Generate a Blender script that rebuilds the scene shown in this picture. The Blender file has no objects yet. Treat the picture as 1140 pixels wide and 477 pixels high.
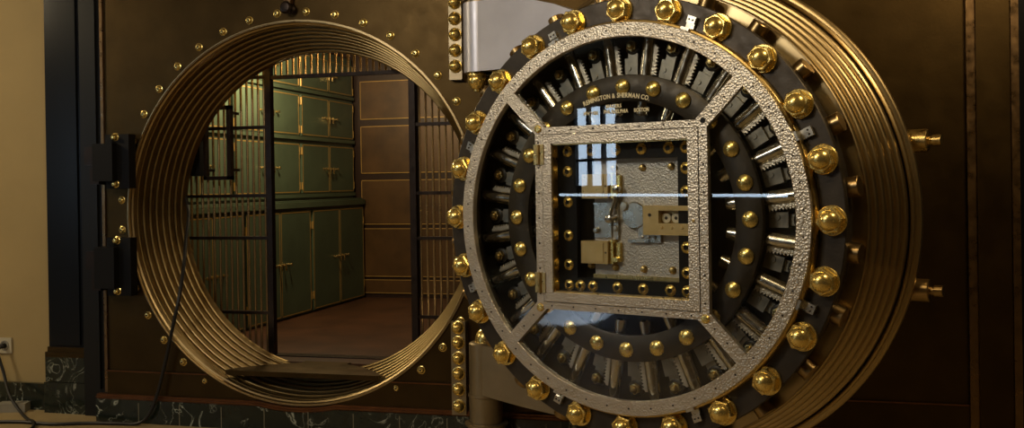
import bpy, bmesh, math, random
from mathutils import Matrix, Vector
random.seed(7)
PI = math.pi
COL = bpy.context.scene.collection
def R(d): return math.radians(d)
T = Matrix.Translation
def RX(a): return Matrix.Rotation(a, 4, 'X')
def RY(a): return Matrix.Rotation(a, 4, 'Y')
def RZ(a): return Matrix.Rotation(a, 4, 'Z')
# frame whose local Z points toward the viewer side of an upright disc: (u, v, p) -> (u, -p, v)
FACE = RX(PI / 2)

# ------------------------------------------------------------------ materials
class NT:
    def __init__(s, name):
        s.m = bpy.data.materials.new(name); s.m.use_nodes = True
        s.t = s.m.node_tree; s.t.nodes.clear()
        s.out = s.t.nodes.new('ShaderNodeOutputMaterial')
    def n(s, kind, **kw):
        nd = s.t.nodes.new('ShaderNode' + kind)
        for k, v in kw.items():
            if hasattr(nd, k) and k not in nd.inputs: setattr(nd, k, v)
            else: s.put(nd.inputs[k], v)
        return nd
    def put(s, sock, v):
        if hasattr(v, 'is_output'): s.t.links.new(v, sock)
        else:
            if isinstance(v, (tuple, list)) and len(v) == 3 and sock.type == 'RGBA': v = (*v, 1)
            sock.default_value = v
    def coord(s, scale=(1, 1, 1)):
        tc = s.n('TexCoord'); mp = s.n('Mapping'); s.put(mp.inputs['Vector'], tc.outputs['Object']); mp.inputs['Scale'].default_value = scale
        return mp.outputs[0]
    def noise(s, scale, detail=4, vec=None, rough=.55, dist=0):
        nd = s.n('TexNoise'); nd.inputs['Scale'].default_value = scale; nd.inputs['Detail'].default_value = detail
        nd.inputs['Roughness'].default_value = rough; nd.inputs['Distortion'].default_value = dist
        s.put(nd.inputs['Vector'], vec or s.coord()); return nd.outputs['Fac']
    def ramp(s, fac, stops):
        r = s.n('ValToRGB'); s.put(r.inputs[0], fac); e = r.color_ramp.elements
        while len(e) < len(stops): e.new(.5)
        for el, (p, c) in zip(e, stops): el.position = p; el.color = (*c, 1)
        return r.outputs[0]
    def bump(s, h, strength, dist=.01):
        b = s.n('Bump'); b.inputs['Strength'].default_value = strength; b.inputs['Distance'].default_value = dist
        s.put(b.inputs['Height'], h); return b.outputs[0]
    def bsdf(s, **kw):
        b = s.n('BsdfPrincipled')
        for k, v in kw.items(): s.put(b.inputs[k.replace('_', ' ')], v)
        s.t.links.new(b.outputs[0], s.out.inputs[0]); return b

def metal(name, c1, c2, rough=.3, met=1., scale=14, bump=.0, bscale=60, stretch=(1, 1, 1), rv=.12):
    t = NT(name); v = t.coord(stretch)
    f = t.noise(scale, 5, v)
    col = t.ramp(f, [(.3, c1), (.7, c2)])
    rr = t.ramp(t.noise(scale * 1.7, 3, v), [(.3, (max(rough - rv, .03),) * 3), (.75, (rough + rv,) * 3)])
    kw = dict(Base_Color=col, Metallic=met, Roughness=rr)
    if bump: kw['Normal'] = t.bump(t.noise(bscale, 3, v), bump, .004)
    t.bsdf(**kw); return t.m

def hammered(name, c1, c2, scale=112, rough=.38, strength=.40, met=.85):
    t = NT(name); v = t.coord()
    vo = t.n('TexVoronoi'); vo.inputs['Scale'].default_value = scale; t.put(vo.inputs['Vector'], v)
    col = t.ramp(t.noise(9, 4, v), [(.3, c1), (.7, c2)])
    t.bsdf(Base_Color=col, Metallic=met, Roughness=rough, Normal=t.bump(vo.outputs['Distance'], strength, .006)); return t.m

def marble(name, tile=None):
    t = NT(name); v = t.coord()
    w = t.n('TexNoise'); w.inputs['Scale'].default_value = 5; w.inputs['Detail'].default_value = 8; w.inputs['Distortion'].default_value = 1.6; t.put(w.inputs['Vector'], v)
    a = t.n('Math', operation='SUBTRACT'); t.put(a.inputs[0], w.outputs['Fac']); a.inputs[1].default_value = .5
    ab = t.n('Math', operation='ABSOLUTE'); t.put(ab.inputs[0], a.outputs[0])
    vein = t.ramp(ab.outputs[0], [(0, (.50, .53, .45)), (.012, (.05, .06, .045)), (.035, (.012, .017, .012))])
    mask = t.ramp(t.noise(3.1, 3, v), [(.44, (0, 0, 0)), (.58, (1, 1, 1))])
    mx = t.n('MixRGB'); t.put(mx.inputs[0], mask); t.put(mx.inputs[1], t.ramp(t.noise(11, 4, v), [(.3, (.008, .012, .009)), (.75, (.024, .031, .021))])); t.put(mx.inputs[2], vein)
    t.bsdf(Base_Color=mx.outputs[0], Roughness=.2); return t.m

def plain(name, col, rough=.5, met=0., var=.12, scale=8, bump=0, bscale=40):
    t = NT(name); v = t.coord()
    c1 = tuple(x * (1 - var) for x in col); c2 = tuple(min(1, x * (1 + var)) for x in col)
    kw = dict(Base_Color=t.ramp(t.noise(scale, 4, v), [(.3, c1), (.7, c2)]), Roughness=rough, Metallic=met)
    if bump: kw['Normal'] = t.bump(t.noise(bscale, 3, v), bump, .003)
    t.bsdf(**kw); return t.m

def dull(name, col, rough):
    t = NT(name); t.bsdf(Base_Color=(*col, 1), Roughness=rough, **{'Specular_IOR_Level': .22}); return t.m

def emit(name, col, s):
    t = NT(name); e = t.n('Emission'); e.inputs[0].default_value = (*col, 1); e.inputs[1].default_value = s
    t.t.links.new(e.outputs[0], t.out.inputs[0]); return t.m

def glass_mat(name):
    t = NT(name)
    lw = t.n('LayerWeight'); lw.inputs[0].default_value = .5
    pw = t.n('Math', operation='POWER'); t.put(pw.inputs[0], lw.outputs['Facing']); pw.inputs[1].default_value = 5
    ma = t.n('Math', operation='MULTIPLY_ADD'); t.put(ma.inputs[0], pw.outputs[0]); ma.inputs[1].default_value = .92; ma.inputs[2].default_value = .075
    tr = t.n('BsdfTransparent'); tr.inputs[0].default_value = (.93, .95, .94, 1)
    gl = t.n('BsdfGlossy'); gl.inputs['Roughness'].default_value = .012; gl.inputs[0].default_value = (1, 1, 1, 1)
    mx = t.n('MixShader'); t.put(mx.inputs[0], ma.outputs[0]); t.put(mx.inputs[1], tr.outputs[0]); t.put(mx.inputs[2], gl.outputs[0])
    t.t.links.new(mx.outputs[0], t.out.inputs[0]); return t.m

M = {}
M['wall'] = metal('dark_bronze_plate', (.054, .033, .0105), (.076, .047, .0155), .42, .9, 5, .08, 60, rv=.05)
M['wall_edge'] = metal('bronze_edge', (.16, .10, .05), (.24, .15, .07), .35, .9)
M['rib'] = metal('ribbed_bronze', (.44, .335, .175), (.50, .39, .21), .34, 1., 4, rv=.03)
M['throat'] = metal('dull_bronze_throat', (.26, .19, .085), (.31, .23, .105), .33, 1., 4, rv=.03)
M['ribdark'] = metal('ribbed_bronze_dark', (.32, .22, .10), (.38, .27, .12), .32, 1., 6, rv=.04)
M['brass'] = metal('polished_brass', (.90, .68, .22), (.96, .75, .27), .27, .88, 30, rv=.05)
M['brass_dull'] = metal('satin_brass', (.55, .40, .15), (.70, .52, .22), .34, 1., 20)
M['case'] = metal('lock_case_brass', (.58, .42, .17), (.68, .50, .22), .38, .45, 20)
M['copper'] = metal('copper_strip', (.13, .055, .022), (.20, .085, .034), .4, .8)
M['hammer'] = hammered('hammered_nickel', (.56, .50, .40), (.68, .62, .51))
M['hammer_fine'] = hammered('stippled_nickel', (.50, .48, .44), (.62, .59, .54), 130, .38, .35, .45)
M['nickel'] = metal('pale_nickel', (.46, .44, .38), (.62, .59, .50), .30, .9, 12, .1, 50)
M['block'] = metal('grey_iron_block', (.20, .18, .14), (.32, .29, .23), .38, .8, 14)
M['steel'] = metal('polished_steel', (.60, .57, .50), (.75, .71, .62), .20, 1., 18, stretch=(1, 1, 1))
M['dark'] = metal('dark_gunmetal', (.043, .035, .026), (.068, .056, .042), .45, .6, 12, .12, 70)
M['black'] = dull('black_enamel', (.005, .0045, .004), .5)
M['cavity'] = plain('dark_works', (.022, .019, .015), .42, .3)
M['hinge'] = metal('brushed_hinge_steel', (.58, .59, .68), (.68, .69, .78), .38, .45, 5, rv=.04)  # bluish window reflection is put into the base colour of the steel
M['hinge_warm'] = metal('brushed_hinge_bronze', (.30, .25, .16), (.38, .31, .20), .40, .85, 6, rv=.04)
M['green'] = plain('green_enamel', (.066, .092, .055), .38, 0, .18, 3)
M['pin'] = plain('gold_pinstripe', (.42, .26, .07), .45, .4)
M['brown'] = plain('brown_panel', (.085, .043, .013), .42, .2, .3, 4)
M['brown_dark'] = plain('dark_brown_stile', (.030, .014, .008), .4, .2)
M['vfloor'] = plain('vault_floor_brown', (.058, .023, .009), .42, 0, .35, 3)
M['bar'] = metal('bar_steel', (.56, .42, .24), (.58, .44, .26), .27, .9, 2, rv=.01)
M['gate'] = metal('gate_iron', (.022, .014, .010), (.035, .022, .015), .4, .6)
M['beige'] = plain('beige_plaster', (.40, .30, .135), .8, 0, .05, 2, .1, 120)
M['rfloor'] = plain('tan_stone_floor', (.36, .27, .13), .5, 0, .12, 6)
M['marble'] = marble('green_black_marble')
M['pil'] = dull('black_lacquer', (.008, .009, .011), .25)
M['strip'] = dull('slate_strip', (.014, .014, .013), .35)
M['cord'] = plain('black_rubber', (.008, .008, .008), .5)
M['plug'] = plain('white_plastic', (.55, .50, .36), .4)
M['grey'] = plain('grey_plastic', (.30, .28, .22), .5)
M['letter'] = plain('gilt_lettering', (1., .90, .58), .5, .0, .02)
M['glass'] = glass_mat('clear_glass')
M['dial'] = plain('ivory_dial', (.72, .66, .48), .4)
M['grout'] = plain('pale_grout', (.20, .18, .12), .7)
M['roomwall'] = plain('room_plaster', (.34, .26, .14), .8)
M['ceiling'] = plain('cream_ceiling', (.45, .36, .22), .85)

# ------------------------------------------------------------------ mesh builder
class MB:
    def __init__(s): s.bm = bmesh.new()
    def _fin(s, vs, mi, bev=0, seg=2):
        vs = [v for v in vs if v.is_valid]
        fs = {f for v in vs for f in v.link_faces}
        for f in fs: f.material_index = mi
        if bev:
            es = {e for v in vs for e in v.link_edges if len(e.link_faces) == 2 and e.calc_face_angle(0) > .5}
            r = bmesh.ops.bevel(s.bm, geom=list(es), offset=bev, segments=seg, affect='EDGES', profile=.5, clamp_overlap=True)
            for f in r['faces']: f.material_index = mi
        return s
    def box(s, c, d, mat=None, m=0, bev=0, seg=2):
        X = (mat or Matrix()) @ T(c)
        vs = [s.bm.verts.new(X @ Vector((x * d[0] / 2, y * d[1] / 2, z * d[2] / 2))) for x in (-1, 1) for y in (-1, 1) for z in (-1, 1)]
        for q in ((0, 1, 3, 2), (4, 6, 7, 5), (0, 4, 5, 1), (2, 3, 7, 6), (0, 2, 6, 4), (1, 5, 7, 3)): s.bm.faces.new([vs[i] for i in q])
        return s._fin(vs, m, bev, seg)
    def span(s, a, b, mat=None, m=0, bev=0, seg=2):
        return s.box([(p + q) / 2 for p, q in zip(a, b)], [abs(q - p) for p, q in zip(a, b)], mat, m, bev, seg)
    def lathe(s, prof, mat=None, n=32, m=0, closed=False, ang=None):
        X = mat or Matrix(); rings = []; allv = []
        a0, a1 = ang or (0, 2 * PI); full = ang is None
        k = n if full else n + 1
        for r, h in prof:
            if r < 1e-7: ring = [s.bm.verts.new(X @ Vector((0, 0, h)))]
            else: ring = [s.bm.verts.new(X @ Vector((r * math.cos(a0 + (a1 - a0) * i / n), r * math.sin(a0 + (a1 - a0) * i / n), h))) for i in range(k)]
            rings.append(ring); allv += ring
        pr = list(zip(rings[:-1], rings[1:])) + ([(rings[-1], rings[0])] if closed else [])
        for A, B in pr:
            for i in range(n):
                j = (i + 1) % n if full else i + 1
                if len(A) == 1 and len(B) == 1: continue
                if len(A) == 1: f = (A[0], B[i], B[j])
                elif len(B) == 1: f = (A[i], B[0], A[j])
                else: f = (A[i], B[i], B[j], A[j])
                try: s.bm.faces.new(f)
                except ValueError: pass
        return s._fin(allv, m)
    def cyl(s, p0, p1, r, n=12, m=0, r1=None, bev=0):
        p0, p1 = Vector(p0), Vector(p1); d = p1 - p0; L = d.length
        X = T(p0) @ d.to_track_quat('Z', 'Y').to_matrix().to_4x4(); r1 = r if r1 is None else r1
        pr = [(0, 0), (r - bev, 0), (r, bev), (r1, L - bev), (r1 - bev, L), (0, L)] if bev else [(0, 0), (r, 0), (r1, L), (0, L)]
        return s.lathe(pr, X, n, m)
    def prism(s, pts, h0, h1, mat=None, m=0, bev=0):
        X = mat or Matrix(); n = len(pts)
        a = [s.bm.verts.new(X @ Vector((x, y, h0))) for x, y in pts]; b = [s.bm.verts.new(X @ Vector((x, y, h1))) for x, y in pts]
        s.bm.faces.new(a[::-1]); s.bm.faces.new(b)
        for i in range(n): s.bm.faces.new((a[i], a[(i + 1) % n], b[(i + 1) % n], b[i]))
        return s._fin(a + b, m, bev)
    def sheet(s, pts, mat=None, m=0):
        X = mat or Matrix(); a = [s.bm.verts.new(X @ Vector(p)) for p in pts]; s.bm.faces.new(a); return s._fin(a, m)
    def tube(s, pts, r, n=8, m=0):
        pts = [Vector(p) for p in pts]; rings = []; allv = []; up = Vector((0, 0, 1))
        for i, p in enumerate(pts):
            d = (pts[min(i + 1, len(pts) - 1)] - pts[max(i - 1, 0)]).normalized()
            if i == 0: side = d.cross(up if abs(d.z) < .9 else Vector((1, 0, 0))).normalized()
            else: side = (side - d * side.dot(d)).normalized()
            w = side.cross(d)
            ring = [s.bm.verts.new(p + (side * math.cos(2 * PI * k / n) + w * math.sin(2 * PI * k / n)) * r) for k in range(n)]
            rings.append(ring); allv += ring
        for A, B in zip(rings[:-1], rings[1:]):
            for k in range(n): s.bm.faces.new((A[k], B[k], B[(k + 1) % n], A[(k + 1) % n]))
        s.bm.faces.new(rings[0][::-1]); s.bm.faces.new(rings[-1]); return s._fin(allv, m)
    def mesh(s, name, mats, smooth=35, recalc=True):
        if recalc: bmesh.ops.recalc_face_normals(s.bm, faces=s.bm.faces[:])
        me = bpy.data.meshes.new(name); s.bm.to_mesh(me); s.bm.free()
        for x in (mats if isinstance(mats, (list, tuple)) else [mats]): me.materials.append(M[x] if isinstance(x, str) else x)
        if smooth:
            me.polygons.foreach_set('use_smooth', [True] * len(me.polygons)); me.set_sharp_from_angle(angle=R(smooth))
        return me
    def obj(s, name, mats, parent=None, mat=None, smooth=35, recalc=True):
        return put(name, s.mesh(name, mats, smooth, recalc), parent, mat)

def put(name, me, parent=None, mat=None):
    o = bpy.data.objects.new(name, me); COL.objects.link(o)
    if parent: o.parent = parent
    if mat is not None: o.matrix_local = mat
    return o
def struct(name, mb, mats, parent=None, smooth=35, recalc=True):
    o = mb.obj(name, mats, parent, None, smooth, recalc); o['kind'] = 'structure'; return o
def tag(o, label, cat, group=None):
    o['label'] = label; o['category'] = cat
    if group: o['group'] = group
    return o
def thing(name, label, cat, loc=(0, 0, 0), rz=0, group=None):
    o = bpy.data.objects.new(name, None); COL.objects.link(o); o.location = loc; o.rotation_euler = (0, 0, rz); o.empty_display_size = .1
    return tag(o, label, cat, group)
def copy_tree(o, parent=None):
    c = o.copy(); COL.objects.link(c)
    if parent: c.parent = parent
    for ch in [x for x in bpy.data.objects if x.parent == o]: copy_tree(ch, c)
    return c
def smooth_path(P, k=6):
    P = [Vector(p) for p in P]; out = []
    for i in range(len(P) - 1):
        a, b, c, d = P[max(i - 1, 0)], P[i], P[i + 1], P[min(i + 2, len(P) - 1)]
        for j in range(k):
            t = j / k
            out.append(.5 * ((2 * b) + (c - a) * t + (2 * a - 5 * b + 4 * c - d) * t * t + (3 * b - a - 3 * c + d) * t ** 3))
    return out + [P[-1]]

# ------------------------------------------------------------------ main dimensions (metres)
HX, HZ = -2.956, 1.374            # centre of the round opening in the vault front (plane y = 0)
DC = (-.720, -1.223, 1.374)       # centre of the inner face of the open door
DYAW = R(-20.363)
ZF = .355                         # vault floor level
YG = .64                          # plane of the barred grille
XC = -4.25                        # front of the lower cabinets
YB = 4.10                         # vault back wall
WL, WR, WT = -4.345, 1.19, 3.70   # vault front plate

# ------------------------------------------------------------------ setting
mb = MB(); mb.span((-14, -9, -.1), (5, .3, 0)); struct('floor', mb, 'rfloor')
mb = MB(); mb.span((-14, -9, WT), (5, .3, WT + .1)); struct('ceiling', mb, 'ceiling')
mb = MB(); mb.span((-14, .2, 0), (-4.93, .32, WT)); struct('wall_left', mb, 'beige')
mb = MB(); mb.span((-14, .165, 0), (-4.93, .2, .185), bev=.004); struct('baseboard_left', mb, 'marble')
mb = MB(); mb.span((-14.1, -9, 0), (-14, .3, WT)); struct('wall_far_left', mb, 'roomwall')
mb = MB(); mb.span((5, -9, 0), (5.1, .3, WT)); struct('wall_right', mb, 'roomwall')
# wall behind the viewer, with its windows
WN = [(-11.1, -9.95, 1.45, 2.85)]
SLIT = (-12.3, -5.4, .72, .86)
mb = MB()
xs = [-14] + [v for w in WN for v in w[:2]] + [5]
for a, b in ((-14, WN[0][0]), (WN[0][1], 5)): mb.span((a, -9.1, 0), (b, -9, WT))
for a, b, z0, z1 in WN: mb.span((a, -9.1, 0), (b, -9, z0)); mb.span((a, -9.1, z1), (b, -9, WT))
struct('wall_back', mb, 'roomwall')
M['sky1'] = emit('daylight_pane', (.62, .80, 1.), 8.)
for k, (a, b, z0, z1) in enumerate(WN):
    mb = MB(); mb.span((a, -9.09, z0), (b, -9.07, z1), m=1)
    for q in range(4): x = a + (b - a) * q / 3; mb.span((x - .03, -9.07, z0), (x + .03, -9.0, z1))
    for q in range(4): z = z0 + (z1 - z0) * q / 3; mb.span((a, -9.07, z - .025), (b, -9.0, z + .025))
    struct('window_%d' % (k + 1), mb, ['black', 'sky1'], smooth=0)
mb = MB(); mb.span((-11.75, -8.99, 1.29), (-6.2, -8.80, 1.345)); mb.span((-11.75, -8.795, 1.30), (-6.2, -8.79, 1.34), m=1)
struct('trim_1', mb, ['plug', 'sky1'], smooth=0)  # added glowing ledge, made up for the bright streak mirrored in the door glass

# vault front: plate with the round hole
def plate_hole(mb, y, r, x0, x1, z0, z1, n=144):
    ang = sorted({2 * PI * i / n for i in range(n)} | {math.atan2(z - HZ, x - HX) % (2 * PI) for x in (x0, x1) for z in (z0, z1)})
    ci, co = [], []
    for a in ang:
        c, s_ = math.cos(a), math.sin(a)
        t = min([((x1 - HX) / c if c > 0 else (x0 - HX) / c) if abs(c) > 1e-9 else 1e9, ((z1 - HZ) / s_ if s_ > 0 else (z0 - HZ) / s_) if abs(s_) > 1e-9 else 1e9])
        ci.append(mb.bm.verts.new((HX + r * c, y, HZ + r * s_))); co.append(mb.bm.verts.new((HX + t * c, y, HZ + t * s_)))
    for i in range(len(ang)):
        j = (i + 1) % len(ang); mb.bm.faces.new((ci[i], co[i], co[j], ci[j]))
    return ci, co
mb = MB()
i1, o1 = plate_hole(mb, 0, 1.206, WL, WR, 0, WT); i2, o2 = plate_hole(mb, .42, 1.206, WL, WR, 0, WT)
for i in range(len(i1)):
    j = (i + 1) % len(i1); mb.bm.faces.new((i1[i], i1[j], i2[j], i2[i])); mb.bm.faces.new((o1[i], o2[i], o2[j], o1[j]))
struct('wall_front', mb, 'wall')
# edge strips at left and right of the plate, lower joint plate, copper moulding
mb = MB(); mb.span((WL - .022, -.012, .19), (WL, .06, WT), bev=.004); struct('trim_2', mb, 'wall_edge')
mb = MB(); mb.span((-4.60, .08, 0), (WL - .022, .14, WT)); mb.span((-4.475, .06, .19), (-4.46, .08, WT)); struct('wall_strip_left', mb, 'strip')
mb = MB(); mb.span((.945, -.030, .19), (.989, 0, WT), bev=.006); struct('trim_3', mb, 'wall_edge')
mb = MB(); mb.span((.989, -.045, .19), (1.153, 0, WT), bev=.008); mb.span((1.153, -.06, .19), (1.19, 0, WT), bev=.006, m=1); struct('trim_4', mb, ['wall', 'wall_edge'])
mb = MB(); mb.span((1.19, .1, 0), (5, .32, WT)); struct('wall_front_right', mb, 'pil')
def dip(x, base, r):   # base moulding dips under the round frame
    d = abs(x - HX)
    return min(base, HZ - math.sqrt(r * r - d * d)) if d < r * .5 else base
xs = [WL - .07 + i * .04 for i in range(int((WR - WL + .07) / .04) + 1)] + [WR]
def ribbon(base0, r0, base1, r1, y0, y1, mi=0, mb=None):
    mb = mb or MB(); pr = []
    for x in xs:
        a, b = (base0 if r0 is None else dip(x, base0, r0)), dip(x, base1, r1)
        pr.append([mb.bm.verts.new(v) for v in ((x, y0, a), (x, y0, b), (x, y1, b), (x, y1, a))])
    for A, B in zip(pr[:-1], pr[1:]):
        for k in range(4): mb.bm.faces.new((A[k], B[k], B[(k + 1) % 4], A[(k + 1) % 4])).material_index = mi
    mb.bm.faces.new(pr[0]); mb.bm.faces.new(pr[-1][::-1]); return mb
mb = ribbon(.150, 1.252, .182, 1.222, -.036, 0); ribbon(.158, 1.245, .168, 1.236, -.046, -.036, 0, mb); struct('trim_5', mb, 'copper')
mb = MB()
for sg in (-1, 1):
    arc = [(HX + sg * math.sqrt(1.216 ** 2 - (HZ - z) ** 2), z) for z in [.182 + .156 * q / 10 for q in range(11)]]
    xe = WL if sg < 0 else .945
    mb.prism([(xe, .182)] + arc + [(xe, .338)], 0, .014, FACE)
    mb.prism([(xe, .330), (arc[-1][0], .330), (arc[-1][0], .338), (xe, .338)], .013, .020, FACE, m=1)
struct('trim_6', mb, ['wall', 'copper'])
mb = ribbon(0, None, .150, 1.252, -.045, 0)
tx = -4.089
while tx < WR:
    mb.span((tx - .0025, -.0455, 0), (tx + .0025, -.044, .135), m=1); tx += .305
struct('baseboard_front', mb, ['marble', 'grout'])

# vault interior
mb = MB(); mb.span((-4.9, .42, ZF - .1), (-.9, YB, ZF)); struct('floor_vault', mb, 'vfloor')
mb = MB(); mb.span((-4.9, .42, 3.0), (-.9, YB, 3.1)); struct('ceiling_vault', mb, 'brown')
mb = MB(); mb.span((-4.95, .42, ZF), (-4.86, YB, 3.0)); struct('wall_vault_left', mb, 'brown_dark')
mb = MB(); mb.span((-1.0, .42, ZF), (-.9, YB, 3.0)); struct('wall_vault_right', mb, 'brown_dark')
mb = MB(); mb.span((-4.9, YB, ZF), (-.9, YB + .1, 3.0), m=1)
px = -4.29
for col in range(4):
    x0, x1 = px + col * .66, px + col * .66 + .56
    mb.span((x1 + .02, YB - .035, ZF), (x1 + .10 - .02, YB, 3.0), m=1)
    for z0, z1 in ((2.235, 2.64), (1.665, 2.165), (1.125, 1.595), (.575, 1.085), (.40, .545)):
        mb.span((x0, YB - .012, z0), (x1, YB, z1), m=0)
        for a, b in (((x0, z0), (x1, z0 + .008)), ((x0, z1 - .008), (x1, z1)), ((x0, z0), (x0 + .008, z1)), ((x1 - .008, z0), (x1, z1))):
            mb.span((a[0], YB - .016, a[1]), (b[0], YB - .012, b[1]), m=2)
struct('wall_vault_back', mb, ['brown', 'brown_dark', 'pin'], smooth=0)

# ------------------------------------------------------------------ pilaster beside the vault front
t = thing('pilaster', 'black lacquered pilaster on a dark green marble plinth beside the beige wall', 'pilaster', (-4.75, .13, 0))
mb = MB(); mb.span((-.17, 0, .40), (.15, .25, WT), bev=.02); mb.span((-.11, -.014, .47), (.09, .0, WT - .1), bev=.006); mb.obj('shaft', 'pil', t)
mb = MB(); mb.span((-.19, -.02, .385), (.16, .25, .42), bev=.012); mb.span((-.178, -.01, .42), (.155, .25, .455), bev=.012); mb.obj('base_moulding', 'wall', t)
mb = MB(); mb.span((-.19, -.02, .215), (.155, .25, .385), bev=.004); mb.span((-.195, -.03, 0), (.16, .25, .212), bev=.008); mb.obj('plinth', 'marble', t)

# ------------------------------------------------------------------ socket, adapter, cords
t = thing('wall_socket', 'small white wall socket with a black plug low on the beige wall', 'socket', (-5.345, .2, .44))
mb = MB(); mb.span((-.055, -.012, -.055), (.055, 0, .055), bev=.005); mb.obj('cover_plate', 'plug', t)
mb = MB(); mb.lathe([(.036, 0), (.036, .004), (.030, .005), (.028, .001), (0, .001)], T((0, -.012, 0)) @ FACE, 24); mb.obj('recess', 'grey', t)
path = smooth_path([(-5.345, .155, .44), (-5.348, .125, .40), (-5.30, .12, .27), (-5.18, .045, .12), (-5.02, -.03, .022), (-4.87, -.14, .012), (-4.75, -.235, .024), (-4.66, -.36, .012), (-4.62, -.6, .012)])
c = MB().tube(path, .0105).obj('power_cable', 'cord'); tag(c, 'black power cord drooping from the wall socket to the floor', 'cord')
mb = MB(); mb.cyl((-5.345, .19, .44), (-5.345, .15, .44), .018, 14, bev=.004); mb.obj('plug', 'cord', c)
mb = MB(); mb.box((0, 0, .03), (.20, .11, .058), bev=.008); mb.box((0, 0, .0605), (.13, .07, .003), bev=.001)
a = mb.obj('power_adapter', 'grey', None, T((-5.20, .10, 0)) @ RZ(R(18))); tag(a, 'grey box shaped power adapter lying on the floor by the baseboard', 'adapter')
mb = MB(); mb.tube(smooth_path([(-.10, 0, .03), (-.16, -.01, .012), (-.30, -.06, .010), (-.6, -.1, .010)]), .009); mb.obj('lead', 'cord', a)
path = smooth_path([(-4.03, .44, 1.50), (-3.955, .36, 1.36), (-3.90, .24, 1.20), (-3.83, .10, 1.02), (-3.785, -.03, .82), (-3.815, -.05, .66), (-3.87, -.055, .43), (-3.93, -.065, .21), (-3.985, -.085, .07), (-4.06, -.10, .014), (-4.20, -.12, .012), (-4.40, -.15, .012), (-4.62, -.22, .012), (-4.85, -.21, .012), (-5.05, -.25, .012), (-5.3, -.34, .012), (-5.7, -.42, .012)])
c = MB().tube(path, .0115).obj('extension_cable', 'cord'); tag(c, 'long black cord hanging over the round vault rim and running along the floor', 'cord')

# ------------------------------------------------------------------ round frame of the opening
fr = thing('vault_frame', 'round stepped bronze vault opening ringed with small brass bolts', 'vault frame', (HX, 0, HZ))
prof = [(1.206, -.03), (1.206, .008), (1.200, .012), (1.190, .006), (1.190, -.030)]
mb = MB(); mb.lathe([(1.207, .02), (1.207, -.10), (1.190, -.10), (1.190, -.015), (1.199, -.008), (1.199, .008), (1.203, .014), (1.216, .014), (1.216, .0), (1.207, .0)], FACE, 192); mb.obj('rim', 'rib', fr)
def steps(r0, y0, dr, dy, n, ch=.0055):
    P = []
    for i in range(n + 1):
        r, y = r0 + dr * i, y0 + dy * i
        P.append((r, y, i))
    return P
prof = [(1.19, -.03)]
for i in range(8):
    r, y = 1.185 - .0175 * i, .055 + .046 * i
    prof += [(r + .009, -y + .001), (r + .004, -y - .0015), (r + .001, -y - .005), (r, -y - .010), (r, -y - .037), (r + .004, -y - .042), (r + .004, -y - .046)]
prof += [(1.0625, -.44), (1.20, -.44)]
mb = MB(); mb.lathe(prof, FACE, 192); mb.obj('stepped_throat', 'throat', fr, smooth=25)
mb = MB(); mb.lathe([(.026, 0), (.026, .004), (.021, .006), (.020, .012), (.013, .020), (.0, .022)], None, 16); mb.cyl((0, 0, .018), (0, 0, .0235), .006, 8, m=1)
bolt_me = mb.mesh('bolt', ['brass', 'dark'])
for k in range(40):
    a = R(85.7 - 9 * (k - 7))
    x, z = HX + 1.268 * math.cos(a), HZ + 1.268 * math.sin(a)
    if z > .25 and x > WL + .03: put('bolt', bolt_me, fr, FACE @ T((1.268 * math.cos(a), 1.268 * math.sin(a), 0)))

# threshold plate in the opening
mb = MB(); L, Rr = [], []
h = HZ - ZF
for y in (.03, .055, .101, .147, .193, .239, .285, .331, .377, .435):
    i = max(0, min(7, int((y - .0551) / .046) + 1)) if y > .055 else 0
    r = 1.185 - .0175 * i
    w = min(.533, math.sqrt(max(r * r - (h + .03) ** 2, .02)) - .004); L.append((HX - w, y)); Rr.append((HX + w, y))
mb.prism(L + Rr[::-1], -.032, 0, T((0, 0, ZF + .004)), bev=.003)
o = mb.obj('threshold_plate', 'wall'); tag(o, 'flat dark metal threshold plate laid across the bottom of the round opening', 'threshold')

# dark bar brackets at the left of the opening
def bracket(z0, z1, label):
    t = thing('bar_bracket', label, 'bracket', (-4.20, 0, z0), 0, 'dark brackets beside the opening')
    H = z1 - z0; zm = H / 2
    mb = MB(); mb.span((-.07, -.10, .0), (.02, 0, H), bev=.012); mb.span((-.02, -.10, .0), (.11, -.03, H), bev=.012); mb.span((-.13, -.15, .05), (.02, 0, H - .06), bev=.015); mb.obj('block', 'black', t)
    mb = MB(); mb.span((-.215, -.12, zm - .02), (-.12, -.03, zm + .10), bev=.01); mb.span((-.19, -.10, .03), (-.12, -.02, zm - .02), bev=.008); mb.obj('latch_arm', 'gate', t)
    for zz in (H - .02, .03):
        mb = MB(); mb.lathe([(.030, 0), (.030, .012), (.020, .018), (.020, .034), (.012, .046), (0, .048)], None, 16)
        mb.obj('bolt', 'brass', t, T((.01, -.085 if zz > .1 else -.085, zz)) @ FACE)
    return t
bracket(1.545, 1.90, 'black iron bracket with two brass bolts left of the opening, above the other bracket')
bracket(.845, 1.225, 'black iron bracket with two brass bolts left of the opening, below the other bracket')
# knob over the opening
t = thing('pull_knob', 'dark red knob on a short post above the round opening', 'knob', (-2.965, 0, 2.66))
mb = MB(); mb.lathe([(.032, 0), (.032, .008), (.018, .014), (.018, .04), (.034, .055), (.040, .072), (.030, .088), (0, .094)], FACE, 20); mb.obj('knob', 'gate', t)
mb = MB(); mb.span((-.022, -.05, .03), (.022, -.01, .16), bev=.008); mb.obj('post', 'wall_edge', t)

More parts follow.
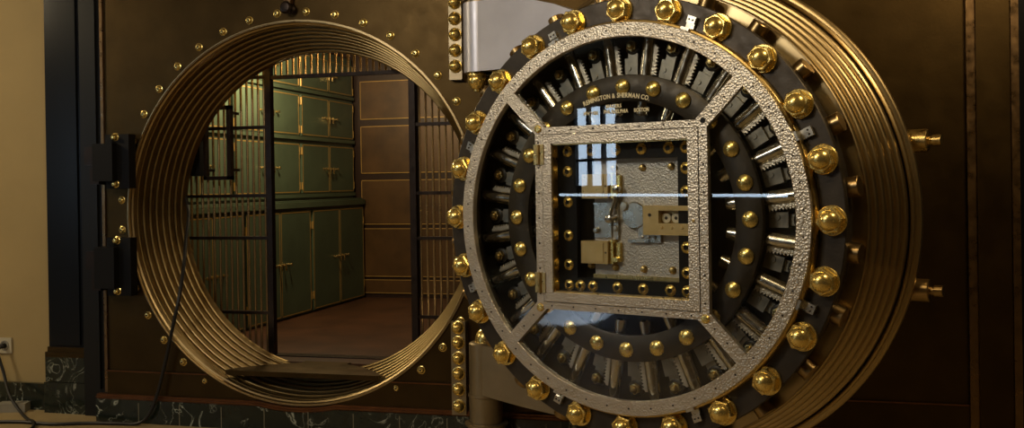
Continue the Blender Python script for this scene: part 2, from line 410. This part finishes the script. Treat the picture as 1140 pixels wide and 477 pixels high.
# ------------------------------------------------------------------ barred grille inside
bar_cache = {}
def bar(parent, x, z0, z1, y=0, r=.0088):
    L = round(z1 - z0, 3)
    if (L, r) not in bar_cache: bar_cache[(L, r)] = MB().cyl((0, 0, 0), (0, 0, L), r, 8).mesh('bar', 'bar')
    put('bar', bar_cache[(L, r)], parent, T((x, y, z0)))
GT = 2.95
t = thing('barred_grille', 'tall barred steel grille with dark rails left of the vault doorway', 'grille', (-3.475, YG, ZF))
mb = MB(); mb.span((-.020, -.025, 0), (.020, .025, GT - ZF), bev=.004); mb.obj('post', 'gate', t)
mb = MB(); mb.span((-.74, -.02, 0), (-.68, .02, GT - ZF), bev=.004); mb.obj('post', 'gate', t)
for z in (2.318, 1.964, 1.48, 1.181, .652):
    mb = MB(); mb.span((-.70, -.016, z - ZF - .011), (-.018, .016, z - ZF + .011), bev=.002); mb.obj('rail', 'gate', t)
x = -.0275 - .03
for k in range(14): bar(t, -.0275 - .0455 * (k + .6) + .012, .01, GT - ZF)
mb = MB()
for a, b in (((-.452, 1.242), (-.434, 1.760)), ((-.268, 1.242), (-.236, 1.760)), ((-.452, 1.735), (-.236, 1.762)), ((-.452, 1.240), (-.236, 1.266))): mb.span((a[0], -.13, a[1]), (b[0], -.085, b[1]), bev=.004)
for zz in (1.3, 1.7): mb.span((-.25, -.1, zz), (-.24, 0, zz + .02)); mb.span((-.45, -.1, zz), (-.44, 0, zz + .02))
mb.obj('hatch_frame', 'gate', t)
mb = MB(); mb.span((-.605, -.14, 1.27), (-.475, -.02, 1.575), bev=.012); mb.obj('lock_box', 'black', t)
t = thing('transom_grille', 'row of upright steel bars above the vault doorway', 'grille', (-3.455, YG, 2.29))
mb = MB(); mb.span((0, -.016, .008), (1.03, .016, .034), bev=.003); mb.obj('rail', 'gate', t)
for k in range(22): bar(t, .03 + .0463 * k, .03, GT - 2.29)
t = thing('barred_grille', 'barred steel grille with dark rails right of the vault doorway', 'grille', (-2.40, YG, ZF))
mb = MB(); mb.span((-.022, -.025, 0), (.022, .025, 2.30 - ZF), bev=.004); mb.obj('post', 'gate', t)
for z in (1.95, 1.485, 1.179, .647):
    mb = MB(); mb.span((.02, -.016, z - ZF - .011), (.95, .016, z - ZF + .011), bev=.002); mb.obj('rail', 'gate', t)
for k in range(18): bar(t, .045 + .0465 * k, .01, GT - ZF)
mb = MB(); mb.span((-4.2, YG - .05, ZF), (-1.2, YG + .05, ZF + .006), bev=.002); struct('trim_7', mb, 'gate')

# ------------------------------------------------------------------ green safe cabinets along the left vault wall
knob_me = MB().lathe([(.012, 0), (.012, .004), (.006, .006), (.006, .022), (.013, .026), (.013, .034), (0, .038)], RY(PI / 2), 10).mesh('knob', 'brass_dull')
mb = MB(); mb.lathe([(.014, 0), (.014, .006), (.007, .008), (.007, .03), (0, .032)], RY(PI / 2), 10); mb.box((.03, .0, -.018), (.010, .014, .06), bev=.003)
turn_me = mb.mesh('handle', 'brass_dull')
hinge_me = MB().cyl((0, 0, -.035), (0, 0, .035), .009, 8).mesh('hinge', 'pin')
def cabinet_door(par, x, y0, y1, z0, z1, side):
    mb = MB(); w, hh = y1 - y0, z1 - z0
    mb.span((0, 0, 0), (.022, w, hh), bev=.003)
    for a, b in (((0, 0), (w, .009)), ((0, hh - .009), (w, hh)), ((0, 0), (.009, hh)), ((w - .009, 0), (w, hh))):
        mb.span((.0215, a[0] + .008 * (1 if a[0] == 0 else -1), a[1] + .008 * (1 if a[1] == 0 else -1)), (.0235, b[0] - .008 * (1 if b[0] == w else 1 if b[0] < .1 else 1) + (.016 if b[0] < .1 else 0), b[1] - .008 + (.016 if b[1] < .1 else 0)), m=1)
    d = mb.obj('door', ['green', 'pin'], par, T((x, y0, z0)))
    ky = (.035, .135) if side < 0 else (w - .035, w - .135)
    put('handle', turn_me, d, T((.022, ky[0], hh * .5))); put('knob', knob_me, d, T((.022, ky[1], hh * .5)))
    hy = w if side < 0 else 0
    for f in (.15, .85): put('hinge', hinge_me, d, T((.018, hy, hh * f)))
UY = [(2.835, 4.06), (1.615, 2.835), (.68, 1.615)]
where = ['farthest from the barred grille', 'second from the back wall', 'nearest the barred grille, seen through its bars']
for k, (y0, y1) in enumerate(UY):
    t = thing('floor_cabinet', 'dark green two-door floor cabinet under the ledge, ' + where[k], 'cabinet', (XC, y0, ZF), 0, 'lower green cabinets')
    mb = MB(); mb.span((-.60, 0, .0), (-.03, y1 - y0, .03)); mb.span((-.60, 0, .02), (-.022, y1 - y0, 1.055), bev=.004); mb.span((-.60, -.0, .99), (.012, y1 - y0, 1.04), bev=.006); mb.obj('carcass', 'green', t)
    m_ = (y0 + .025 + y1 - .025) / 2 - y0; e = y1 - y0
    cabinet_door(t, -.022, .025, m_ - .003, .022, .962, 1); cabinet_door(t, -.022, m_ + .003, e - .025, .022, .962, -1)
    t = thing('wall_cabinet', 'tall green gilt-lined cabinet above the ledge, ' + where[k], 'cabinet', (XC - .10, y0, 1.41), 0, 'upper green cabinets')
    mb = MB(); mb.span((-.50, 0, .0), (-.022, y1 - y0, 1.46), bev=.004); mb.obj('carcass', 'green', t)
    for z0, z1 in ((1.475, 1.945), (2.02, 2.405), (2.475, 2.80)):
        mb = MB(); mb.span((-.022, 0, z0 - 1.41 - .04), (.004, e, z0 - 1.41 - .006), bev=.004); mb.obj('shelf_rail', 'green', t)
        cabinet_door(t, -.022, .025, m_ - .003, z0 - 1.41, z1 - 1.41, 1); cabinet_door(t, -.022, m_ + .003, e - .025, z0 - 1.41, z1 - 1.41, -1)

# ------------------------------------------------------------------ hinges
HA = (-1.67, -.17)
def hexbolt_mesh():
    mb = MB(); mb.lathe([(.040, 0), (.040, .006), (.034, .008)], None, 20); mb.lathe([(.036, .006), (.034, .020), (.027, .036), (.014, .046), (0, .049)], None, 20)
    return mb.mesh('bolt', 'brass')
hb_me = hexbolt_mesh()
def strap_pts(x1, z0, z1, up):
    r = .42; P = [(0, z0), (x1, z0)] if up else [(0, z1)]
    return P
# upper hinge
t = thing('crane_hinge', 'upper crane hinge of pale steel with a brass tip under its barrel', 'hinge', (HA[0], HA[1], 2.185), 0, 'hinges of the vault door')
mb = MB(); mb.span((-.235, .12, -.02), (-.155, .17, 1.0), bev=.005); mb.obj('wall_plate', 'hinge_warm', t)
for z in (.06, .155, .25, .345, .44, .535): put('bolt', hb_me, t, T((-.195, .12, z)) @ FACE)
mb = MB(); mb.lathe([(0, 0), (.10, 0), (.10, .400), (0, .400)], None, 40); mb.span((-.03, .04, 0), (.09, .165, .400)); mb.obj('barrel', 'hinge', t)
mb = MB(); mb.lathe([(0, .402), (.09, .402), (.09, .412), (.108, .412), (.108, .426), (.10, .432), (.10, .9), (0, .9)], None, 40); mb.span((-.15, .0, .44), (.0, .165, .9), bev=.01); mb.obj('upper_collar', 'hinge_warm', t)
mb = MB(); mb.lathe([(0, 0), (.056, 0), (.056, -.018), (.050, -.026), (.055, -.04), (.05, -.066), (.034, -.092), (.022, -.096), (.020, -.11), (0, -.112)], T((-.022, -.01, 0)), 28); mb.obj('finial', 'brass', t)
P2 = [(0, 0), (1.30, 0)] + [(.62 + .68 * math.cos(R(a)), .10 + .37 * math.sin(R(a))) for a in range(0, 91, 8)] + [(0, .465)]
def strap_mat(): return RZ(DYAW) @ FACE
mb = MB(); mb.prism([(.0, .0), (1.05, 0), (1.05, .02), (.98, .09), (.86, .18), (.72, .26), (.56, .325), (.40, .37), (.26, .393), (.14, .40), (.0, .40)], -.07, .088, strap_mat(), bev=.006); mb.obj('strap', 'hinge', t)
# lower hinge
t = thing('crane_hinge', 'lower crane hinge of dull bronze standing in a round collar by the base', 'hinge', (HA[0], HA[1], .0), 0, 'hinges of the vault door')
mb = MB(); mb.span((-.25, .12, .16), (-.16, .17, .72), bev=.005); mb.obj('wall_plate', 'hinge_warm', t)
for z in (.225, .325, .42, .512, .605, .695)[::1]: put('bolt', hb_me, t, T((-.205, .12, z - .01)) @ FACE)
mb = MB(); mb.lathe([(0, .325), (.095, .325), (.095, .615), (.085, .625), (0, .625)], None, 40); mb.span((-.03, .04, .33), (.09, .17, .61)); mb.obj('barrel', 'hinge_warm', t)
mb = MB(); mb.lathe([(0, .625), (.058, .625), (.058, .650), (.050, .675), (.030, .697), (0, .705)], None, 28); mb.obj('finial', 'brass', t)
mb = MB(); mb.lathe([(0, .0), (.108, .0), (.108, .150), (.102, .156), (.096, .16), (.098, .308), (.104, .312), (.104, .325), (0, .325)], None, 40); mb.lathe([(.10, .145), (.125, .145), (.125, .158), (.10, .162)], None, 40); mb.obj('collar', 'hinge_warm', t)
mb = MB(); mb.prism([(.04, .33), (.30, .30), (1.05, .24), (1.05, .60), (.9, .615), (.04, .615)], -.07, .088, strap_mat(), bev=.006); mb.obj('strap', 'hinge_warm', t)

# ------------------------------------------------------------------ the vault door (swung wide open, inner face toward the viewer)
D = thing('vault_door', 'huge round vault door swung open with glazed bolt work and brass nuts', 'vault door', DC, DYAW)
# stepped plug
prof = [(.98, -.20), (1.057, -.20)]
for i in range(6):
    r, p = 1.063 + .0175 * i, -.20 - .046 * i
    prof += [(r - .013, p), (r - .0075, p - .0015), (r - .0022, p - .006), (r, p - .013), (r - .0005, p - .038), (r - .004, p - .043), (r - .004, p - .046)]
prof += [(1.150, -.490), (1.158, -.468), (1.164, -.464), (1.171, -.470), (1.172, -.492), (1.180, -.492), (1.189, -.496), (1.194, -.503), (1.194, -.53), (1.17, -.55), (0, -.552)]
mb = MB(); mb.lathe(prof, FACE, 192); mb.obj('stepped_plug', 'rib', D, smooth=25)
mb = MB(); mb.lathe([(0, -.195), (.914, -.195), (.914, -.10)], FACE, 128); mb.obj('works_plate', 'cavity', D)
mb = MB(); mb.lathe([(.915, -.20), (.915, -.10), (.86, -.10), (.86, -.06), (1.008, -.06), (1.012, -.064), (1.012, -.098), (.995, -.10), (.995, -.20)], FACE, 160, closed=True); mb.obj('face_plate', 'dark', D)
# acorn nuts
mb = MB(); mb.lathe([(0, 0), (.060, 0), (.062, .002), (.062, .007), (.059, .010), (0, .010)], None, 32); wa_me = mb.mesh('washer', 'brass')
mb = MB()
mb.lathe([(0, .010), (.0535, .010), (.0555, .013), (.0555, .046), (.050, .050), (.036, .050)], None, 6)
mb.lathe([(.0425, .048), (.0410, .054), (.037, .062), (.031, .070), (.022, .076), (.011, .080), (0, .081)], None, 28)
ac_me = mb.mesh('acorn_nut', 'brass', smooth=28)
for k in range(24):
    o = put('acorn_nut', ac_me, D, FACE @ RZ(R(15 * k)) @ T((.955, 0, -.06)) @ RZ(R(10 + 17 * k)))
    put('washer', wa_me, o)
# radial locking bolts
mb = MB()
mb.cyl((.475, 0, 0), (.935, 0, 0), .033, 24, m=0, bev=.006); mb.cyl((.93, 0, 0), (1.054, 0, 0), .043, 24, m=1, bev=.003)
rod_me = mb.mesh('locking_bolt', ['steel', 'ribdark'])
mb = MB()
pts = [(.665, 0)] + [q for i in range(9) for q in ((.665 + .0155 * i, -.016), (.665 + .0155 * i + .0078, -.004))] + [(.805, 0), (.805, .010), (.665, .010)]
mb.prism(pts, -.006, .006); rack_me = mb.mesh('toothed_rack', 'hammer', smooth=0)
mb = MB(); mb.lathe([(.040, -.028), (.040, -.012), (.034, -.008), (.024, -.008)], None, 20, m=1); mb.lathe([(.028, -.01), (.026, .008), (.016, .010)], None, 6, m=0); mb.lathe([(.018, .006), (.016, .020), (.009, .027), (0, .028)], None, 14, m=0)
nut_me = mb.mesh('stud_nut', ['brass_dull', 'cavity'])
mb = MB(); mb.box((.0, 0, 0), (.085, .066, .04), bev=.005); mb.box((.052, .0, -.008), (.03, .05, .02), bev=.004); mb.cyl((-.004, .012, .018), (-.004, .012, .025), .012, 12)
blk_me = mb.mesh('guide_block', 'block')
for k in range(24):
    A = FACE @ RZ(R(7.5 + 15 * k))
    put('locking_bolt', rod_me, D, A @ T((0, 0, -.140)))
    put('toothed_rack', rack_me, D, A @ T((0, -.041, -.132)))
    B = FACE @ RZ(R(15 * k))
    put('stud_nut', nut_me, D, B @ T((.80, -.004, -.150)))
    put('guide_block', blk_me, D, B @ T((.700, -.004, -.165)))
# inner ring plate with cone nuts
mb = MB(); mb.lathe([(.540, -.100), (.540, -.072), (.543, -.070), (.657, -.070), (.660, -.072), (.660, -.100)], FACE, 144, closed=True); mb.obj('ring_plate', 'dark', D)
mb = MB(); mb.lathe([(0, 0), (.035, 0), (.036, .002), (.036, .008), (.034, .010)], None, 28); mb.lathe([(.034, .010), (0, .034)], None, 14); cone_me = mb.mesh('cone_nut', 'brass', smooth=20)
for k in range(24): put('cone_nut', cone_me, D, FACE @ RZ(R(15 * k)) @ T((.605, 0, -.070)) @ RZ(R(7 * k)))
# hammered glazing frame: ring, four spokes, square strips
mb = MB()
mb.lathe([(.826, -.03), (.826, -.003), (.829, 0), (.889, 0), (.892, -.003), (.892, -.062), (.86, -.062), (.86, -.03)], FACE, 192, closed=True)
for k in range(4): mb.span((.575, -.030, -.03), (.832, .030, 0.0005), FACE @ RZ(R(45 + 90 * k)), bev=.002)
for a, b in (((-.444, .400), (.444, .432)), ((-.444, -.432), (.444, -.400)), ((-.444, -.4), (-.405, .4)), ((.405, -.4), (.444, .4))): mb.span((*a, -.03), (*b, .001), FACE, bev=.002)
for k in range(48):
    A = FACE @ RZ(R(7.5 * k + 3)); mb.lathe([(.0045, .0003), (.0045, .0022), (0, .0026)], A @ T((.859, 0, 0)), 8, m=1)
for k in range(4):
    for rr in (.66, .74): mb.lathe([(.0045, .0003), (.0045, .0028), (0, .003)], FACE @ RZ(R(45 + 90 * k)) @ T((rr, 0, 0)), 8, m=1)
for f in (-.36, -.24, -.12, 0, .12, .24, .36):
    for q in ((f, .416), (f, -.416), (.425, f), (-.425, f)): mb.lathe([(.0045, .0003), (.0045, .0032), (0, .0036)], FACE @ T((*q, 0)), 8, m=1)
mb.obj('glazing_frame', ['hammer', 'dark'], D)
mb = MB(); mb.lathe([(.889, -.064), (.889, -.018), (.900, -.022), (.904, -.028), (.904, -.064)], FACE, 192, closed=True); mb.obj('frame_bead', 'brass_dull', D)
but_me = MB().lathe([(.0, 0), (.019, 0), (.020, .004), (.016, .010), (0, .012)], None, 20).mesh('corner_bolt', 'brass')
for q in ((-.4255, .427), (-.4255, -.427), (.4255, -.427)): put('corner_bolt', but_me, D, FACE @ T((*q, .001)))
mb = MB(); mb.lathe([(.0, 0), (.012, 0), (.012, .0015), (0, .0015)], None, 16); put('bolt_hole', mb.mesh('bolt_hole', 'black'), D, FACE @ T((.4255, .427, .001)))
# clips around the frame
mb = MB(); mb.span((-.022, -.020, -.058), (.020, .020, -.046), bev=.002); mb.span((-.034, -.020, -.058), (-.018, .020, -.004), bev=.002); mb.span((.004, -.020, -.058), (.036, .020, -.036), bev=.002)
for s_ in (-.009, .009): mb.lathe([(.005, 0), (.004, .003), (0, .0035)], T((.02, s_, -.036)), 8, m=1)
clip_me = mb.mesh('frame_clip', ['nickel', 'dark'])
for k in range(8): put('frame_clip', clip_me, D, FACE @ RZ(R(22.5 + 45 * k)) @ T((.922, 0, 0)))
# square sash with its two hinges
mb = MB()
for a, b in (((-.401, .352), (.401, .396)), ((-.401, -.396), (.401, -.352)), ((-.401, -.352), (-.352, .352)), ((.352, -.352), (.401, .352))): mb.span((*a, -.05), (*b, .004), FACE, bev=.004)
for a, b in (((-.356, .346), (.356, .353)), ((-.356, -.353), (.356, -.346)), ((-.356, -.346), (-.350, .346)), ((.350, -.346), (.356, .346))): mb.span((*a, -.05), (*b, -.008), FACE, m=1)
mb.lathe([(.007, 0), (.006, .006), (0, .007)], FACE @ T((.377, -.005, .004)), 10, m=1)
mb.obj('window_sash', ['hammer', 'brass_dull'], D)
mb = MB(); mb.span((-.028, -.048, 0), (.028, .048, .007), bev=.003); mb.cyl((0, -.048, .009), (0, .048, .009), .009, 12)
for sx in (-.018, .018):
    for sy in (-.03, 0, .03): mb.lathe([(.004, .007), (0, .0085)], T((sx, sy, 0)), 8)
hg_me = mb.mesh('sash_hinge', 'brass_dull')
for z in (.303, -.308): put('sash_hinge', hg_me, D, FACE @ T((-.420, z, .003)))
# glass panes
def sector(k):
    P = []; n = 28; a0 = math.asin(.042 / .832)
    ang0, ang1 = -PI / 4 + .025, PI / 4 - .025
    P = [(.845 * math.cos(ang0 + (ang1 - ang0) * i / n), .845 * math.sin(ang0 + (ang1 - ang0) * i / n)) for i in range(n + 1)]
    lim = .425
    P += [(lim, lim - .035), (lim, -lim + .035)]
    mb = MB(); mb.sheet([(x, y, -.022) for x, y in P], FACE @ RZ(PI / 2 * k)); return mb
panes = []
for k in range(4): panes.append(sector(k).obj('glass_pane', 'glass', D, recalc=False, smooth=0))
mb = MB(); mb.sheet([(-.354, -.354, -.03), (.354, -.354, -.03), (.354, .354, -.03), (-.354, .354, -.03)], FACE); mb.obj('glass_pane', 'glass', D, recalc=False, smooth=0)
# gilt lettering on the upper pane
def glyph(ch, size):
    cu = bpy.data.curves.new('glyph', 'FONT'); cu.body = ch; cu.size = size; cu.extrude = .0004; cu.resolution_u = 3; cu.offset = size * .022
    o = bpy.data.objects.new('glyph', cu); COL.objects.link(o); bpy.context.view_layer.update()
    me = bpy.data.meshes.new_from_object(o); bpy.data.objects.remove(o); bpy.data.curves.remove(cu)
    return me
def text_mb(mb, s_, size, width, place):
    items = []; x = 0
    for ch in s_:
        if ch == ' ': x += size * .30; continue
        me = glyph(ch, size); xsv = [v.co.x for v in me.vertices]; w = max(xsv) - min(xsv)
        items.append((me, x - min(xsv), x + w / 2, w)); x += w + size * .085
    k = width / x
    for me, off, mid, w in items:
        X = place((mid - x / 2) * k) @ Matrix.Diagonal((k, 1, 1, 1)) @ T((off - mid, 0, 0))
        vs = [mb.bm.verts.new(X @ v.co) for v in me.vertices]
        for p in me.polygons:
            try: mb.bm.faces.new([vs[i] for i in p.vertices])
            except ValueError: pass
        bpy.data.meshes.remove(me)
mb = MB()
text_mb(mb, 'REMINGTON & SHERMAN CO.', .030, .352, lambda d: FACE @ RZ(R(91.0) - d / .563 - PI / 2) @ T((0, .552, -.020)))
for s_, u, z, w, sz in (('MAKERS', -.021, .507, .082, .023), ('PHILADELPHIA', -.010, .482, .128, .024), ('BOSTON', .121, .482, .076, .024), ('NEW YORK', -.142, .480, .080, .022)):
    text_mb(mb, s_, sz, w, lambda d, u=u, z=z: FACE @ T((u + d, z, -.020)))
mb.obj('lettering', 'letter', panes[1], smooth=0)
# lock compartment behind the square window
mb = MB()
for a, b in (((-.40, .275), (.40, .40)), ((-.40, -.40), (.40, -.285)), ((-.40, -.285), (-.265, .275)), ((.265, -.285), (.40, .275))): mb.span((*a, -.11), (*b, -.08), FACE, bev=.003)
mb.obj('inner_frame', 'black', D)
mb = MB(); mb.lathe([(.027, 0), (.027, .004), (.022, .010), (.013, .013), (.011, .009)], None, 20); mb.lathe([(.011, .009), (0, .006)], None, 12, m=1); fb_me = mb.mesh('frame_bolt', ['brass', 'black'])
for q in [(u, .317) for u in (.305, .222, .085, -.048, -.18, -.312)] + [(u, -.322) for u in (.305, .222, .085, -.048, -.18, -.248, -.312)] + [(.305, z) for z in (.225, .122, -.128, -.24)] + [(-.312, z) for z in (.22, .075, -.085, -.225)]:
    put('frame_bolt', fb_me, D, FACE @ T((*q, -.08)))
mb = MB(); mb.span((-.195, -.277, -.150), (.262, .277, -.130), FACE, bev=.003); mb.obj('lock_plate', 'hammer_fine', D)
mb = MB(); mb.span((-.20, -.285, -.16), (.262, -.268, -.118), FACE, bev=.002); mb.obj('plate_ledge', 'brass_dull', D)
st_me = MB().lathe([(.018, 0), (.018, .003), (.012, .010), (.011, .020), (0, .024)], None, 16).mesh('plate_stud', 'brass_dull')
for q in ((-.085, .232), (.065, .232), (.21, .235), (-.215, -.228), (-.085, -.232), (.065, -.236), (.21, -.236)): put('plate_stud', st_me, D, FACE @ T((*q, -.130)))
# time-lock cases
for (u0, u1, z0, z1), gl in (((-.228, -.088, .092, .206), 0), ((-.236, -.092, -.214, -.108), 1)):
    mb = MB(); mb.span((u0, z0, -.130), (u1, z1, -.068), FACE, bev=.006); mb.span((u0 + .008, z0 + .008, -.069), (u1 - .022, z1 - .008, -.064), FACE, bev=.002)
    mb.lathe([(.005, 0), (0, .002)], FACE @ T((u1 - .011, (z0 + z1) / 2, -.067)), 8, m=1)
    c = mb.obj('lock_case', ['case', 'dark'], D)
    mb = MB(); mb.span((u1 + .002, z0 + .0, -.130), (u1 + .018, z1 + .006, -.085), FACE, bev=.003); mb.span((u1 + .022, z0 + .01, -.130), (u1 + .044, z1 - .008, -.105), FACE, bev=.003)
    mb.cyl(FACE @ Vector((u1 + .03, z0 + .02, -.12)), FACE @ Vector((u1 + .03, z0 + .02, -.085)), .012, 12); mb.obj('latch', 'brass', c)
mb = MB(); mb.span((.094, -.074, -.130), (.345, .058, -.118), FACE, bev=.002)
for a, b in (((.094, .036), (.345, .058)), ((.094, -.074), (.345, -.021)), ((.094, -.021), (.172, .036))): mb.span((*a, -.12), (*b, -.068), FACE, bev=.003)
mb.lathe([(.0085, 0), (.007, .002), (0, .0015)], FACE @ T((.128, .016, -.0675)), 14, m=1)
for x in (.188, .238, .288): mb.lathe([(.008, 0), (.006, .004), (0, .005)], FACE @ T((x, -.040, -.068)), 12, m=0)
tl = mb.obj('time_lock', ['case', 'dark'], D)
mb = MB(); mb.lathe([(0, 0), (.0232, 0), (.0232, .018), (.021, .020), (0, .020)], None, 24); mb.lathe([(.008, .0203), (0, .022)], None, 12, m=1); dm = mb.mesh('dial', ['dial', 'dark'])
for x in (.196, .2445, .293): put('dial', dm, tl, FACE @ T((x, .002, -.118)))
# lever linkage, cam disc and bolt stop
mb = MB(); mb.cyl(FACE @ Vector((-.052, .135, -.10)), FACE @ Vector((-.092, -.005, -.085)), .0095, 12, bev=.002)
for q in ((-.052, .135), (-.092, -.005)): mb.lathe([(.018, -.012), (.018, .012), (.008, .016), (0, .016)], FACE @ T((*q, -.088)), 16)
mb.cyl(FACE @ Vector((-.092, -.005, -.085)), FACE @ Vector((-.048, .012, -.09)), .009, 12); mb.obj('lever', 'steel', D)
mb = MB(); mb.lathe([(0, -.126), (.062, -.126), (.062, -.108), (.058, -.104), (0, -.104)], FACE @ T((.028, .012, 0)), 36); mb.lathe([(.022, -.104), (.018, -.090), (0, -.088)], FACE @ T((-.020, .055, 0)), 16); mb.obj('cam_disc', 'nickel', D)
mb = MB(); mb.span((-.004, -.112, -.130), (.100, -.098, -.105), FACE, bev=.002); mb.span((.048, -.112, -.130), (.085, .0, -.11), FACE, bev=.003); mb.span((.085, -.112, -.13), (.16, -.072, -.112), FACE, bev=.003)
for x in (.068, .10, .132): mb.lathe([(.009, -.112), (.007, -.104), (0, -.102)], FACE @ T((x, -.088, 0)), 12)
mb.obj('bolt_stop', 'nickel', D)
mb = MB(); mb.span((-.19, -.095, -.13), (-.10, .065, -.118), FACE, bev=.003); mb.span((-.19, .062, -.13), (-.08, .07, -.108), FACE); mb.span((-.082, -.10, -.13), (-.06, .12, -.112), FACE, bev=.003)
mb.lathe([(.016, -.118), (.012, -.096), (0, -.094)], FACE @ T((-.175, -.060, 0)), 14); mb.lathe([(.014, -.112), (.010, -.098), (0, -.096)], FACE @ T((-.07, -.05, 0)), 12)
mb.obj('slide_bar', 'nickel', D)
# lugs on the outer edge
for z in (.327, -.322):
    mb = MB(); mb.cyl(FACE @ Vector((1.08, z, -.59)), FACE @ Vector((1.205, z, -.59)), .050, 28, bev=.004); mb.cyl(FACE @ Vector((1.20, z, -.59)), FACE @ Vector((1.225, z, -.59)), .018, 16)
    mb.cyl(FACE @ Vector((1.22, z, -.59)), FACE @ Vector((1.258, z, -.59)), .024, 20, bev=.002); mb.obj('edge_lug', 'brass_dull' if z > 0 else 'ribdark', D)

# ------------------------------------------------------------------ lights
def area(name, loc, target, size, power, col, size_y=None):
    l = bpy.data.lights.new(name, 'AREA'); l.energy = power; l.color = col; l.size = size
    if size_y: l.shape = 'RECTANGLE'; l.size_y = size_y
    o = bpy.data.objects.new(name, l); COL.objects.link(o); o.location = loc
    o.rotation_euler = (Vector(target) - Vector(loc)).to_track_quat('-Z', 'Y').to_euler(); return o
WARM = (1., .74, .40)
area('ceiling_lamp', (1.5, -1.9, 3.6), (.4, -.6, 2.2), .7, 40, WARM)
area('ceiling_lamp', (-1.3, -3.4, 3.62), (-1.3, -.3, 2.2), .5, 22, WARM)
area('ceiling_lamp', (-7.4, -1.7, 3.6), (-6.6, .2, .8), .8, 82, (1., .80, .50))
area('ceiling_lamp', (-3.3, -4.4, 3.62), (-.7, -1.2, 1.5), 1.0, 74, (1., .90, .76))  # added frontal fill to brighten the hammered frame and the door's inner face
area('vault_ceiling_lamp', (-3.1, 3.1, 2.97), (-3.1, 3.1, 0), 1.0, 3, (1., .74, .40))  # added unseen fill, placed so the throat steps pick up a broad highlight
sl = bpy.data.lights.new('window_sunbeam', 'SPOT'); sl.energy = 2600; sl.color = (.62, .78, 1.); sl.spot_size = R(11); sl.spot_blend = .25; sl.shadow_soft_size = .05  # added spot inside the room, throws a bluish floor patch for the glass to mirror
o = bpy.data.objects.new('window_sunbeam', sl); COL.objects.link(o); o.location = (-10.4, -8.6, 3.0); o.rotation_euler = (Vector((-6.7, -5.45, 0)) - Vector(o.location)).to_track_quat('-Z', 'Y').to_euler()
pl = bpy.data.lights.new('vault_lamp', 'POINT'); pl.energy = 105; pl.color = (1., .78, .46); pl.shadow_soft_size = .08
o = bpy.data.objects.new('vault_lamp', pl); COL.objects.link(o); o.location = (-3.86, 1.72, 2.68)
w = bpy.data.worlds.new('world'); bpy.context.scene.world = w; w.use_nodes = True
w.node_tree.nodes['Background'].inputs[0].default_value = (.9, .7, .45, 1); w.node_tree.nodes['Background'].inputs[1].default_value = .02

# ------------------------------------------------------------------ camera
F, YAW, PITCH, ROLL = 1114.9451, .2656377, -.0048302, -.0148911
cam = bpy.data.cameras.new('camera'); cam.sensor_fit = 'HORIZONTAL'; cam.sensor_width = 36; cam.lens = 36 * F / 1140
cam.shift_x = 3.5345 / 1140; cam.shift_y = -29.3558 / 1140; cam.clip_start = .05
co = bpy.data.objects.new('camera', cam); COL.objects.link(co)
f = Vector((-math.sin(YAW) * math.cos(PITCH), math.cos(YAW) * math.cos(PITCH), math.sin(PITCH)))
r = Vector((math.cos(YAW), math.sin(YAW), 0)); u = r.cross(f)
r2 = r * math.cos(ROLL) + u * math.sin(ROLL); u2 = -r * math.sin(ROLL) + u * math.cos(ROLL)
co.matrix_world = Matrix(((r2.x, u2.x, -f.x, 0), (r2.y, u2.y, -f.y, -5.736), (r2.z, u2.z, -f.z, 1.545), (0, 0, 0, 1)))
sc = bpy.context.scene; sc.camera = co
sc.view_settings.view_transform = 'Standard'; sc.view_settings.look = 'None'; sc.view_settings.exposure = 0
